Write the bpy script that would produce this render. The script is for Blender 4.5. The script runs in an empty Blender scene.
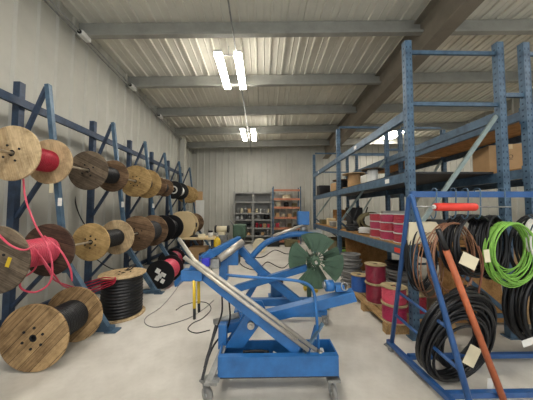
import bpy, bmesh, math, random
from mathutils import Vector, Matrix, Quaternion
random.seed(7)
R = math.radians
PI = math.pi
scene = bpy.context.scene
col = scene.collection
# ---------------------------------------------------------------- camera
CAM = Vector((0, 0, 1.5))
FPX = 225.0
cd = bpy.data.cameras.new('camera'); cam = bpy.data.objects.new('camera', cd); col.objects.link(cam)
cam.location = CAM
cam.rotation_euler = (R(90 + 2.54), 0, R(-1.15))
cd.sensor_fit = 'HORIZONTAL'; cd.sensor_width = 36; cd.lens = FPX / 533 * 36; cd.clip_start = .02
scene.camera = cam
CM = cam.rotation_euler.to_matrix()
def ray(px, py): return CM @ Vector(((px - 266.5) / FPX, (200 - py) / FPX, -1))
def P(px, py, Y):                       # the spot seen at (px,py) at distance Y
    r = ray(px, py); return CAM + r * (Y / r.y)
def F(px, py, z=0.0):                   # the spot on the floor (height z) seen at (px,py)
    r = ray(px, py); return CAM + r * ((z - 1.5) / r.z)
# ---------------------------------------------------------------- materials
def lin(h):
    h = h.lstrip('#'); o = []
    for i in (0, 2, 4):
        c = int(h[i:i+2], 16) / 255
        o.append(c / 12.92 if c <= .04045 else ((c + .055) / 1.055) ** 2.4)
    return (*o, 1)
MATS = {}
def base(name):
    m = bpy.data.materials.new(name); m.use_nodes = True
    nt = m.node_tree; b = nt.nodes['Principled BSDF']
    return m, nt, b
def paint(name, c, rough=.5, metal=0., var=.18, scale=6, bump=0., c2=None, spec=.5):
    if name in MATS: return MATS[name]
    m, nt, b = base(name); N = nt.nodes; L = nt.links
    tc = N.new('ShaderNodeTexCoord'); no = N.new('ShaderNodeTexNoise')
    no.inputs['Scale'].default_value = scale; no.inputs['Detail'].default_value = 6; no.inputs['Roughness'].default_value = .65
    L.new(tc.outputs['Object'], no.inputs['Vector'])
    rp = N.new('ShaderNodeValToRGB'); L.new(no.outputs['Fac'], rp.inputs['Fac'])
    a = lin(c); d = lin(c2) if c2 else tuple(x * (1 - var * 2) for x in a[:3]) + (1,)
    rp.color_ramp.elements[0].position = .3; rp.color_ramp.elements[0].color = d
    rp.color_ramp.elements[1].position = .62; rp.color_ramp.elements[1].color = a
    L.new(rp.outputs['Color'], b.inputs['Base Color'])
    b.inputs['Roughness'].default_value = rough; b.inputs['Metallic'].default_value = metal
    b.inputs['Specular IOR Level'].default_value = spec
    if bump:
        bp = N.new('ShaderNodeBump'); bp.inputs['Strength'].default_value = bump; bp.inputs['Distance'].default_value = .01
        n2 = N.new('ShaderNodeTexNoise'); n2.inputs['Scale'].default_value = scale * 8
        L.new(tc.outputs['Object'], n2.inputs['Vector']); L.new(n2.outputs['Fac'], bp.inputs['Height']); L.new(bp.outputs['Normal'], b.inputs['Normal'])
    MATS[name] = m; return m
def wood(name, c1, c2, plank=.1, ang=0., seam=.35, plane='XZ'):
    if name in MATS: return MATS[name]
    m, nt, b = base(name); N = nt.nodes; L = nt.links
    tc = N.new('ShaderNodeTexCoord'); mp = N.new('ShaderNodeMapping')
    mp.inputs['Rotation'].default_value = (0, ang, 0) if plane == 'XZ' else ((0, 0, ang) if plane == 'XY' else (ang, 0, 0))
    L.new(tc.outputs['Object'], mp.inputs['Vector'])
    sp = N.new('ShaderNodeSeparateXYZ'); L.new(mp.outputs['Vector'], sp.inputs['Vector'])
    def math_(op, a, bb=None):
        n = N.new('ShaderNodeMath'); n.operation = op
        for i, v in enumerate((a, bb)):
            if v is None: continue
            if isinstance(v, (int, float)): n.inputs[i].default_value = v
            else: L.new(v, n.inputs[i])
        return n.outputs[0]
    sx = math_('DIVIDE', sp.outputs[0], plank); fl = math_('FLOOR', sx); fr = math_('FRACT', sx)
    wn = N.new('ShaderNodeTexWhiteNoise'); wn.noise_dimensions = '1D'; L.new(fl, wn.inputs['W'])
    cb = N.new('ShaderNodeCombineXYZ'); L.new(math_('MULTIPLY', sp.outputs[0], 55), cb.inputs[0]); L.new(math_('MULTIPLY', sp.outputs[1], 28 if plane == 'XZ' else 4), cb.inputs[1]); L.new(math_('MULTIPLY', sp.outputs[2], 3 if plane == 'XZ' else 28), cb.inputs[2])
    ad = N.new('ShaderNodeVectorMath'); ad.operation = 'ADD'; L.new(cb.outputs[0], ad.inputs[0]); L.new(wn.outputs['Color'], ad.inputs[1])
    no = N.new('ShaderNodeTexNoise'); no.inputs['Scale'].default_value = 1.6; no.inputs['Detail'].default_value = 5; L.new(ad.outputs[0], no.inputs['Vector'])
    f = math_('ADD', math_('MULTIPLY', no.outputs['Fac'], .8), math_('MULTIPLY', wn.outputs['Value'], .35))
    rp = N.new('ShaderNodeValToRGB'); L.new(f, rp.inputs['Fac'])
    rp.color_ramp.elements[0].position = .3; rp.color_ramp.elements[0].color = lin(c2)
    rp.color_ramp.elements[1].position = .75; rp.color_ramp.elements[1].color = lin(c1)
    sm = math_('LESS_THAN', fr, .05)
    mx = N.new('ShaderNodeMix'); mx.data_type = 'RGBA'; L.new(math_('MULTIPLY', sm, seam), mx.inputs['Factor'])
    L.new(rp.outputs['Color'], mx.inputs[6]); mx.inputs[7].default_value = lin('1e140c')
    st = N.new('ShaderNodeTexNoise'); st.inputs['Scale'].default_value = 7; st.inputs['Detail'].default_value = 7; st.inputs['Roughness'].default_value = .7; L.new(tc.outputs['Object'], st.inputs['Vector'])
    sr = N.new('ShaderNodeValToRGB'); L.new(st.outputs['Fac'], sr.inputs['Fac'])
    sr.color_ramp.elements[0].position = .34; sr.color_ramp.elements[0].color = (.38, .35, .32, 1)
    sr.color_ramp.elements[1].position = .56; sr.color_ramp.elements[1].color = (1, 1, 1, 1)
    m2 = N.new('ShaderNodeMix'); m2.data_type = 'RGBA'; m2.blend_type = 'MULTIPLY'; m2.inputs['Factor'].default_value = .7
    L.new(mx.outputs[2], m2.inputs[6]); L.new(sr.outputs['Color'], m2.inputs[7])
    L.new(m2.outputs[2], b.inputs['Base Color']); b.inputs['Roughness'].default_value = .75
    b.inputs['Specular IOR Level'].default_value = .25
    MATS[name] = m; return m
def emit(name, c, s):
    m, nt, b = base(name); b.inputs['Base Color'].default_value = lin(c)
    b.inputs['Emission Color'].default_value = lin(c); b.inputs['Emission Strength'].default_value = s
    MATS[name] = m; return m
def concrete():
    m, nt, b = base('concrete'); N = nt.nodes; L = nt.links
    tc = N.new('ShaderNodeTexCoord')
    def noi(s, d=8, r=.6):
        n = N.new('ShaderNodeTexNoise'); n.inputs['Scale'].default_value = s; n.inputs['Detail'].default_value = d; n.inputs['Roughness'].default_value = r
        L.new(tc.outputs['Object'], n.inputs['Vector']); return n
    a = noi(.9); c = noi(7, 8, .7); e = noi(38, 4)
    r1 = N.new('ShaderNodeValToRGB'); L.new(a.outputs['Fac'], r1.inputs['Fac'])
    r1.color_ramp.elements[0].position = .32; r1.color_ramp.elements[0].color = lin('b3aea3')
    r1.color_ramp.elements[1].position = .62; r1.color_ramp.elements[1].color = lin('d6d2c9')
    r2 = N.new('ShaderNodeValToRGB'); L.new(c.outputs['Fac'], r2.inputs['Fac'])
    r2.color_ramp.elements[0].position = .33; r2.color_ramp.elements[0].color = (.62, .6, .57, 1)
    r2.color_ramp.elements[1].position = .56; r2.color_ramp.elements[1].color = (1, 1, 1, 1)
    mx = N.new('ShaderNodeMix'); mx.data_type = 'RGBA'; mx.blend_type = 'MULTIPLY'; mx.inputs['Factor'].default_value = .25
    L.new(r1.outputs['Color'], mx.inputs[6]); L.new(r2.outputs['Color'], mx.inputs[7])
    L.new(mx.outputs[2], b.inputs['Base Color'])
    mr = N.new('ShaderNodeMapRange'); L.new(c.outputs['Fac'], mr.inputs['Value']); mr.inputs['To Min'].default_value = .38; mr.inputs['To Max'].default_value = .62
    L.new(mr.outputs[0], b.inputs['Roughness'])
    bp = N.new('ShaderNodeBump'); bp.inputs['Strength'].default_value = .12; bp.inputs['Distance'].default_value = .004
    L.new(e.outputs['Fac'], bp.inputs['Height']); L.new(bp.outputs['Normal'], b.inputs['Normal'])
    return m
# ---------------------------------------------------------------- mesh builder
class MB:
    def __init__(s): s.bm = bmesh.new(); s.mi = 0; s.smooth = False
    def face(s, vs):
        try:
            f = s.bm.faces.new(vs); f.material_index = s.mi; f.smooth = s.smooth; return f
        except ValueError: return None
    def box(s, c, size, rot=None, bev=0):
        c = Vector(c); q = rot if rot is not None else Matrix.Identity(3)
        hx, hy, hz = (v / 2 for v in size); vs = []
        for x in (-hx, hx):
            for y in (-hy, hy):
                for z in (-hz, hz): vs.append(s.bm.verts.new(c + q @ Vector((x, y, z))))
        fs = []
        for ids in ((0,1,3,2), (4,6,7,5), (0,4,5,1), (2,3,7,6), (0,2,6,4), (1,5,7,3)):
            fs.append(s.face([vs[i] for i in ids]))
        if bev:
            es = {e for f in fs for e in f.edges}
            r = bmesh.ops.bevel(s.bm, geom=list(es), offset=bev, segments=2, affect='EDGES', profile=.6)
            for f in r['faces']: f.material_index = s.mi
        return s
    def bar(s, a, b, w, h, up=(0, 0, 1), bev=0):
        a = Vector(a); b = Vector(b); d = (b - a); L = d.length; d.normalize(); u = Vector(up)
        if abs(d.dot(u)) > .98: u = Vector((0, 1, 0))
        x = d.cross(u).normalized(); z = x.cross(d).normalized()
        m = Matrix((x, d, z)).transposed()
        return s.box((a + b) / 2, (w, L, h), m, bev)
    def tube(s, pts, r, n=8, closed=False, caps=True):
        pts = [Vector(p) for p in pts]; N_ = len(pts)
        rs = r if isinstance(r, (list, tuple)) else [r] * N_
        sm = s.smooth; s.smooth = True
        def tan(i):
            if closed: return (pts[(i + 1) % N_] - pts[i - 1]).normalized()
            return (pts[min(i + 1, N_ - 1)] - pts[max(i - 1, 0)]).normalized()
        t = tan(0); u = t.orthogonal().normalized(); rings = []
        for i in range(N_):
            t2 = tan(i)
            if i: u = (t.rotation_difference(t2) @ u); t = t2
            u = (u - t2 * u.dot(t2)).normalized(); v = t2.cross(u)
            rings.append([s.bm.verts.new(pts[i] + (u * math.cos(2*PI*k/n) + v * math.sin(2*PI*k/n)) * rs[i]) for k in range(n)])
        for i in range(N_ if closed else N_ - 1):
            A = rings[i]; B = rings[(i + 1) % N_]
            for k in range(n): s.face([A[k], A[(k+1) % n], B[(k+1) % n], B[k]])
        s.smooth = False
        if caps and not closed: s.face(rings[0][::-1]); s.face(rings[-1])
        s.smooth = sm; return s
    def cyl(s, a, b, r, n=16, r2=None): return s.tube([a, b], [r, r if r2 is None else r2], n)
    def lathe(s, prof, c=(0, 0, 0), axis='Y', n=32, closed=False, smooth=True):
        # prof: list of (radius, height along axis)
        c = Vector(c); rings = []; sm = s.smooth; s.smooth = smooth
        for r, h in prof:
            rr = []
            for k in range(n):
                a = 2 * PI * k / n; x = r * math.cos(a); y = r * math.sin(a)
                v = Vector((x, h, -y)) if axis == 'Y' else (Vector((x, y, h)) if axis == 'Z' else Vector((h, x, y)))
                rr.append(s.bm.verts.new(c + v))
            rings.append(rr)
        M_ = len(rings)
        for i in range(M_ if closed else M_ - 1):
            A = rings[i]; B = rings[(i + 1) % M_]
            for k in range(n): s.face([A[k], A[(k+1) % n], B[(k+1) % n], B[k]])
        s.smooth = False
        if not closed:
            if prof[0][0] > 1e-4: s.face(rings[0][::-1])
            if prof[-1][0] > 1e-4: s.face(rings[-1])
        s.smooth = sm; return s
    def prism(s, pts, ext):                   # planar outline pts (3d) pushed along vector ext
        ext = Vector(ext); A = [s.bm.verts.new(Vector(p)) for p in pts]; B = [s.bm.verts.new(Vector(p) + ext) for p in pts]
        s.face(A[::-1]); s.face(B); n = len(A)
        for i in range(n): s.face([A[i], A[(i+1) % n], B[(i+1) % n], B[i]])
        return s
    def sphere(s, c, r, sc=(1, 1, 1), n=12):
        m = Matrix.Translation(c) @ Matrix.Diagonal((*sc, 1))
        rr = bmesh.ops.create_uvsphere(s.bm, u_segments=n, v_segments=max(6, n // 2 + 2), radius=r, matrix=m)
        for v in rr['verts']:
            for f in v.link_faces: f.smooth = True; f.material_index = s.mi
        return s
    def build(s, name, mats, parent=None, world=True, bevel=0):
        bmesh.ops.recalc_face_normals(s.bm, faces=s.bm.faces)
        me = bpy.data.meshes.new(name); s.bm.to_mesh(me); s.bm.free()
        for m in (mats if isinstance(mats, (list, tuple)) else [mats]): me.materials.append(m)
        o = bpy.data.objects.new(name, me); col.objects.link(o)
        if bevel:
            bv = o.modifiers.new('bevel', 'BEVEL'); bv.width = bevel; bv.segments = 2; bv.limit_method = 'ANGLE'
        if parent is not None:
            o.parent = parent
            if world:
                off = Vector((0, 0, 0)); p = parent
                while p is not None: off += p.location; p = p.parent
                o.location = -off
        return o
def tag(o, label, cat, group=None, kind=None):
    if len(label.split()) > 16: print('LONG', len(label.split()), label)
    o['label'] = label; o['category'] = cat
    if group: o['group'] = group
    if kind: o['kind'] = kind
    return o
def thing(name, label, cat, loc=(0, 0, 0), group=None, rot=None):
    o = bpy.data.objects.new(name, None); col.objects.link(o); o.location = loc; o.empty_display_size = .1
    if rot: o.rotation_euler = rot
    return tag(o, label, cat, group)
def struct(name, mb, m):
    o = mb.build(name, m); o['kind'] = 'structure'; return o
def recenter(o):                              # puts a one-mesh thing's origin at its own base
    me = o.data; vs = [v.co for v in me.vertices]
    c = Vector(((min(v.x for v in vs) + max(v.x for v in vs)) / 2, (min(v.y for v in vs) + max(v.y for v in vs)) / 2, min(v.z for v in vs)))
    me.transform(Matrix.Translation(-c)); o.location = o.location + c; return o
def single(name, mb, m, label, cat, group=None, bevel=0, kind=None):
    return tag(recenter(mb.build(name, m, bevel=bevel)), label, cat, group, kind)
def copy_tree(o, parent=None):
    c = o.copy(); col.objects.link(c)
    if parent is not None: c.parent = parent
    for ch in list(o.children): copy_tree(ch, c)
    return c
def arc(c, r, a0, a1, n, ux, uy):
    c = Vector(c); ux = Vector(ux); uy = Vector(uy)
    return [c + (ux * math.cos(a0 + (a1 - a0) * i / n) + uy * math.sin(a0 + (a1 - a0) * i / n)) * r for i in range(n + 1)]
def smooth_path(pts, k=6):                    # Catmull-Rom
    p = [Vector(a) for a in pts]; p = [p[0] * 2 - p[1]] + p + [p[-1] * 2 - p[-2]]; out = []
    for i in range(1, len(p) - 2):
        for j in range(k):
            t = j / k; a, b, c, d = p[i-1], p[i], p[i+1], p[i+2]
            out.append(.5 * ((2*b) + (c-a)*t + (2*a-5*b+4*c-d)*t*t + (-a+3*b-3*c+d)*t**3))
    out.append(p[-2]); return out
# palette
M = {}
M['floor'] = concrete()
M['wall'] = paint('wall_sheet', 'b5b4aa', .55, .0, .05, 2)
M['roof'] = paint('roof_liner', 'dedbce', .6, 0, .07, 1.5)
M['steel'] = paint('galvanised_purlin', '9c9c94', .55, .0, .12, 3)
M['rafter'] = paint('primer_rafter', '857d70', .6, .0, .12, 3)
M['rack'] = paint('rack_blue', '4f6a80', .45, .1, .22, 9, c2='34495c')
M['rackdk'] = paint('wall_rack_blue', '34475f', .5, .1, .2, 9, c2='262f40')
M['racklt'] = paint('rack_brace_grey_blue', '8f9f9c', .4, .2, .15, 9)
M['cart'] = paint('cart_blue', '2d5890', .38, 0, .12, 9)
M['lift'] = paint('lift_blue', '2a68a6', .38, 0, .14, 8, c2='235688')
M['hole'] = paint('dark_hole', '101216', .9)
M['slot'] = paint('upright_slot', '22384f', .8)
M['silver'] = paint('silver_tube', 'c4beb2', .42, .6, .15, 14)
M['zinc'] = paint('zinc', 'a2a3a0', .4, .6, .2, 12)
M['rod'] = paint('axle_steel', 'b3a690', .4, .5, .2, 15)
M['black'] = paint('black_rubber', '121316', .5, 0, .15, 12)
M['blackpl'] = paint('black_plastic', '0e0f12', .42, 0, .15, 10)
M['dark'] = paint('dark_grey', '2f3032', .6)
M['grey'] = paint('grey_cable', '8b8a86', .5)
M['white'] = paint('white_plastic', 'dcdcd6', .5, 0, .05)
M['cream'] = paint('cream_paper', 'e2d8b8', .8, 0, .06)
M['tagw'] = paint('white_tag', 'e8e6de', .7, 0, .04)
M['red'] = paint('red_cable', 'a81c34', .42, 0, .15, 20)
M['pink'] = paint('pink_cable', 'd24c62', .42, 0, .1, 20)
M['maroon'] = paint('maroon_cable', '8a1c38', .45, 0, .15, 20)
M['magenta'] = paint('magenta_cable', 'ac2450', .45, 0, .15, 20)
M['copper'] = paint('copper_brown_cable', '94694e', .42, .1, .15, 20)
M['lime'] = paint('lime_cable', '8ac252', .42, 0, .12, 20)
M['orange'] = paint('orange_paint', 'b4603a', .55, 0, .15, 8)
M['redrol'] = paint('red_roller', 'dc3a2a', .4, 0, .08, 8)
M['yellow'] = paint('yellow_paint', 'd8b62a', .45, 0, .12, 10)
M['green'] = paint('reel_green', '45604b', .5, 0, .15, 7)
M['card'] = paint('cardboard', 'b8956a', .85, 0, .08, 5)
M['ply'] = wood('plywood_board', 'b98f5c', '94693a', .6, 0, .1, 'XY')
M['pallet'] = wood('pallet_wood', 'c8a878', '9a7a50', .5, 0, .1, 'XY')
M['blue'] = paint('blue_cable', '2a5fae', .45)
M['olive'] = paint('olive_cloth', '6c6446', .9, 0, .2, 8)
M['tan'] = paint('tan_board', 'cdb78c', .7, 0, .06, 4)
W = dict(
    tan=wood('flange_tan', 'd2ba92', 'a48a66', .35, .3, .15),
    gold=wood('flange_golden', 'c8a873', '957a4c', .35, 1.2, .15),
    plank=wood('flange_planks', 'bb9c70', '7c6244', .095, -.65, .8),
    weather=wood('flange_weathered', '80715e', '4a4036', .11, 1.1, .5),
    darkb=wood('flange_dark_brown', '665042', '3d3029', .12, 1.3, .6),
    brown=wood('flange_brown', '90755a', '554232', .1, 1.35, .5),
    pale=wood('flange_pale', 'c4b28e', 'a89670', .9, .2, .05),
)
# ================================================================ the building
XW, YB, XR, YN = -3.35, 10.8, 8.0, -3.0
def roofz(x, y): return 5.17 - .06 * y + .027 * (x - XW)
mb = MB(); mb.box(((XW + XR) / 2, (YB + YN) / 2, -.05), (XR - XW + .3, YB - YN + .3, .1)); struct('floor', mb, M['floor'])
def ribbed(a, b, zt0, zt1, nrm, pitch=.305, dep=.028):
    # wall sheet from a to b (2d points), tops zt0/zt1, ribs standing out along nrm
    a = Vector(a); b = Vector(b); n = Vector(nrm); L = (b - a).length; d = (b - a) / L
    mb = MB(); prof = []; t = 0
    while t < L - 1e-6:
        for dt, o in ((0, 0), (pitch * .62, 0), (pitch * .7, dep), (pitch * .86, dep), (pitch * .94, 0)):
            if t + dt < L: prof.append((t + dt, o))
        t += pitch
    prof.append((L, 0)); prev = None
    for t, o in prof:
        p = a + d * t + n * o; zt = zt0 + (zt1 - zt0) * t / L
        c = (mb.bm.verts.new((p.x, p.y, 0)), mb.bm.verts.new((p.x, p.y, zt)))
        if prev: mb.face([prev[0], c[0], c[1], prev[1]])
        prev = c
    # outer skin so that the wall has thickness
    q = [a - n * .1, b - n * .1]
    v = [mb.bm.verts.new((q[0].x, q[0].y, 0)), mb.bm.verts.new((q[1].x, q[1].y, 0)), mb.bm.verts.new((q[1].x, q[1].y, zt1)), mb.bm.verts.new((q[0].x, q[0].y, zt0))]
    mb.face(v)
    return mb
struct('wall_left', ribbed((XW, YN), (XW, YB), roofz(XW, YN), roofz(XW, YB), (1, 0)), M['wall'])
struct('wall_back', ribbed((XW, YB), (XR, YB), roofz(XW, YB), roofz(XR, YB), (0, -1)), M['wall'])
struct('wall_right', ribbed((XR, YB), (XR, YN), roofz(XR, YB), roofz(XR, YN), (-1, 0)), M['wall'])
# roof liner: ribs run away from the camera
mb = MB(); prev = None; x = XW - .1; pitch = .305
while x < XR + .1:
    for dx, o in ((0, 0), (.12, 0), (.135, -.012), (.15, 0), (pitch * .8, 0), (pitch * .84, -.035), (pitch * .94, -.035), (pitch * .98, 0)):
        xx = x + dx
        c = (mb.bm.verts.new((xx, YN - .1, roofz(xx, YN - .1) + o)), mb.bm.verts.new((xx, YB + .1, roofz(xx, YB + .1) + o)))
        if prev: mb.face([prev[0], prev[1], c[1], c[0]])
        prev = c
    x += pitch
for f in list(mb.bm.faces): pass
o = struct('ceiling', mb, M['roof']); sd = o.modifiers.new('thickness', 'SOLIDIFY'); sd.thickness = .08; sd.offset = 1
if o.data.polygons[0].normal.z > 0: sd.offset = 1
else: sd.offset = -1
k = 1
for y in (-2.1, -.55, .98, 2.5, 4.02, 5.52, 7.02, 8.52, 10.0):
    mb = MB(); x0, x1 = XW + .02, XR - .02; h = .28; a = math.atan(.027)
    c = Vector(((x0 + x1) / 2, y, roofz((x0 + x1) / 2, y) - h / 2 - .045)); rot = Matrix.Rotation(-a, 3, 'Y'); L = (x1 - x0)
    mb.box(c, (L, .02, h), rot); mb.box(c + Vector((0, -.045, -h / 2)), (L, .1, .016), rot); mb.box(c + Vector((0, .045, h / 2)), (L, .1, .016), rot)
    mb.box(c + Vector((0, -.09, -h / 2 + .018)), (L, .012, .035), rot)
    struct('trim_%d' % k, mb, M['steel']); k += 1
# the big tapered rafter, running towards the back wall
def hb(x, y): return 4.62 - .048 * y
mb = MB(); a = Vector((2.88, -2.9, 4.58 + .055 * 2.9)); b = Vector((3.06, YB - .05, 4.58 - .055 * YB))
mb.bar(a, b, .26, .02); mb.bar(a + Vector((0, 0, .32)), b + Vector((0, 0, .32)), .015, .62); mb.bar(a + Vector((0, 0, .63)), b + Vector((0, 0, .63)), .26, .02)
struct('trim_%d' % k, mb, M['rafter']); k += 1
# pipes and angle at the left eave, conduit above the lamps
for (xo, zo, r) in ((.1, -.34, .014), (.2, -.36, .012)):
    mb = MB(); mb.cyl((XW + xo, YN, roofz(XW, YN) + zo), (XW + xo, YB - .1, roofz(XW, YB) + zo), r, 8); struct('trim_%d' % k, mb, M['zinc']); k += 1
mb = MB(); mb.cyl((-.5, YN, 4.78 - .06 * YN), (-.5, YB - .1, 4.78 - .06 * YB), .014, 8)
struct('trim_%d' % k, mb, M['zinc']); k += 1
mb = MB(); mb.bar((XW + .045, YN, .05), (XW + .045, YB, .05), .02, .1); struct('baseboard_left', mb, M['steel'])
mb = MB(); mb.bar((XW, YB - .045, .05), (XR, YB - .045, .05), .02, .1); struct('baseboard_back', mb, M['steel'])
# vertical downpipe / columns in the back left corner
mb = MB(); mb.box((XW + .22, 8.9, 2.2), (.16, .16, 4.3)); struct('trim_%d' % k, mb, M['wall']); k += 1
# ================================================================ lamps
tubeM = emit('lamp_tube', 'fff8ee', 22)
def lamp(x, y, z, label, n=2):
    t = thing('ceiling_light', label, 'ceiling light', (x, y, z), 'strip lights under the roof')
    mb = MB()
    pass
    for sx in (-1, 1):
        h_ = MB(); h_.box((sx * .19, 0, .035), (.15, 1.3, .04)); h_.build('housing', M['white'], t, False)
        q = MB(); q.box((sx * .19, 0, 0), (.15, 1.26, .035), bev=.012); q.build('lamp_tube', tubeM, t, False)
    for sy in (-.5, .5):
        w = MB(); w.bar((-.2, sy, .055), (.2, sy, .055), .03, .012); w.cyl((0, sy, .05), (0, sy, .24), .006, 6); w.build('hanger', M['zinc'], t, False)
    return t
lamp(-.66, 4.83, 4.5, 'twin strip ceiling light nearest the camera, left of the brown roof beam')
lamp(-.5, 8.4, 4.32, 'small looking twin strip ceiling light far back above the grey shelving')
lamp(5.55, 9.2, 4.68, 'bright strip ceiling light seen through the upper levels of the blue pallet racking')
lamp(6.6, 1.6, 4.8, 'strip ceiling light high on the right, above the racking')
lamp(-.7, .9, 4.55, 'strip ceiling light above the camera')
lamp(2.0, -1.5, 4.7, 'strip ceiling light behind the camera, nearest the brown roof beam')
lamp(-1.6, -2.0, 4.6, 'strip ceiling light behind the camera, nearest the left wall')
for i, (y, lb) in enumerate(((3.92, 'nearest'), (5.42, 'middle'), (6.92, 'farthest'))):
    z = roofz(XW, y) - .36
    t = thing('wall_camera', '%s of the three small white camera boxes under the left eave' % {'nearest': 'front', 'middle': 'middle', 'farthest': 'rear'}[lb], 'camera', (XW + .18, y, z))
    mb = MB(); mb.box((.02, 0, 0), (.09, .2, .09), bev=.012); mb.build('housing', M['white'], t, False)
    mb = MB(); mb.cyl((.02, -.1, 0), (.02, -.115, 0), .035, 12); mb.build('lens', M['blackpl'], t, False)
    mb = MB(); mb.bar((-.12, 0, .03), (0, 0, .03), .03, .03); mb.build('bracket', M['zinc'], t, False)
# ================================================================ spools
def flange_part(name, R0, t, y0, mat, parent, hole=.035, bolts=4, br=.5, n=48):
    mb = MB()
    mb.lathe([(hole, y0), (R0 - .004, y0), (R0, y0 + .004), (R0, y0 + t - .004), (R0 - .004, y0 + t), (hole, y0 + t)], closed=True, n=n, smooth=False)
    mb.mi = 1
    for i in range(bolts):
        a = 2 * PI * i / bolts + .5; rr = R0 * br * .62
        for yy, s_ in ((y0, -1), (y0 + t, 1)):
            mb.cyl((rr * math.cos(a), yy - .001 * s_, rr * math.sin(a)), (rr * math.cos(a), yy + .006 * s_, rr * math.sin(a)), .013, 6)
    mb.lathe([(hole * .6, y0 + .004), (hole + .002, y0 + .004), (hole + .002, y0 + t - .004), (hole * .6, y0 + t - .004)], closed=True, n=16)
    return mb.build(name, [mat, M['hole']], parent, False)
def winding(name, rc, y0, y1, cr, mat, parent, wob=.0, n=28):
    mb = MB(); prof = [(rc * .5, y0)]; k_ = max(3, int((y1 - y0) / (2 * cr)))
    st = (y1 - y0) / k_; bump = min(cr, .02)
    for i in range(k_):
        rw = rc + random.uniform(-wob, wob); y = y0 + i * st
        for j in range(5):
            f = j / 5; prof.append((rw - bump * .7 + bump * .7 * math.sin(PI * f), y + st * f))
    prof.append((rc - bump, y1)); prof.append((rc * .5, y1))
    mb.lathe(prof, n=n, smooth=True); return mb.build(name, mat, parent, False)
def spool(label, loc, Rf, Wd, rc, wm, cm, cr=.008, rot=(0, 0, 0), t=.022, Rb=None, axle=None, bolts=4, group=None, name='cable_spool', hole=.035, wm2=None, full=None):
    # axis along local Y, centre at the thing's origin
    r = thing(name, label, 'cable spool', loc, group, rot)
    flange_part('flange', Rf, t, -Wd / 2, wm, r, bolts=bolts, hole=hole)
    flange_part('flange', Rb or Rf, t, Wd / 2 - t, wm2 or wm, r, bolts=bolts, hole=hole)
    if cm is not None: winding('wound_cable', rc, -Wd / 2 + t + .001, Wd / 2 - t - .001, cr, cm, r, wob=rc * .015)
    if axle:
        mb = MB(); mb.cyl((0, axle[0], 0), (0, axle[1], 0), .016, 10); mb.build('axle', M['rod'], r, False)
    return r
def card_tag(name, c, w, h, mat, parent, rz=0, tilt=0, world=False, ry=0):
    mb = MB(); mb.box((0, 0, 0), (w, .002, h)); o = mb.build(name, mat, parent, False)
    o.location = c; o.rotation_euler = (tilt, ry, rz); return o
UX, UZ, LX, LZ = -2.64, 2.1, -2.46, 1.04
FR = [1.72, 2.9, 4.17, 5.32, 6.38, 7.5, 8.6]
def rspool(label, X, Z, y0, y1, Rf, rc, wm, cm, f0, f1, **kw):
    yc = (y0 + y1) / 2
    return spool(label, (X, yc, Z), Rf, y1 - y0, rc, wm, cm, axle=(FR[f0] - yc + .003, FR[f1] - yc - .003), **kw)
sA = rspool('tan wooden spool of red cable, nearest of the upper row on the wall rack', UX, UZ, 2.4, 2.84, .295, .135, W['tan'], M['red'], 0, 1, Rb=.28)
mbt = card_tag('paper_tag', (.2, .2, -.05), .07, .11, M['tagw'], sA, ry=.2)
mbt = card_tag('paper_tag', (.04, .2, -.33), .05, .12, M['cream'], sA)
rspool('spool with dark weathered front flange and black cable, second in the upper row', UX, UZ, 3.44, 4.02, .30, .14, W['weather'], M['black'], 1, 2, Rb=.28, wm2=W['brown'])
rspool('golden wooden spool third in the upper row with metal fittings on its face', UX, UZ, 4.72, 5.2, .33, .14, W['gold'], M['dark'], 2, 3, Rb=.33, bolts=8)
rspool('smaller brown wooden spool fourth in the upper row', UX, UZ, 5.7, 6.15, .24, .12, W['brown'], M['dark'], 3, 4)
s = rspool('black spool with pale core, fifth in the upper row', UX, UZ, 6.75, 7.3, .27, .15, M['blackpl'], M['white'], 4, 5)
mb = MB(); mb.lathe([(.08, -.282), (.12, -.282), (.12, -.276), (.08, -.276)], closed=True, n=28); mb.build('white_ring', M['white'], s, False)
rspool('brown wooden spool farthest back in the upper row', UX, UZ - .05, 7.8, 8.3, .3, .16, W['gold'], M['dark'], 5, 6)
sL = rspool('dark weathered spool of pink cable, nearest of the lower row', LX, LZ, 2.14, 2.68, .315, .15, W['weather'], M['pink'], 0, 1, Rb=.30, cr=.012, wm2=W['darkb'])
mb = MB(); mb.box((.13, -.2715, -.02), (.035, .003, .09), Matrix.Rotation(.3, 3, 'Y')); mb.build('yellow_mark', M['yellow'], sL, False)
rspool('tan wooden spool of black cable, second in the lower row', LX, LZ, 3.3, 3.9, .27, .14, W['gold'], M['black'], 1, 2, Rb=.29, bolts=6, wm2=W['tan'])
rspool('brown slatted spool third in the lower row', LX, LZ, 4.5, 5.15, .345, .22, W['brown'], M['dark'], 2, 3)
rspool('black plastic spool fourth in the lower row', LX, LZ, 5.62, 6.2, .33, .2, M['blackpl'], M['black'], 3, 4)
rspool('large plain pale disc spool farthest back in the lower row', LX + .05, LZ + .0, 6.8, 7.15, .42, .25, M['tan'], M['dark'], 4, 5, bolts=0, hole=.02)
rspool('short brown spool at the far end of the lower row', LX, LZ, 7.8, 8.3, .34, .2, W['brown'], M['dark'], 5, 6)
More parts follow.
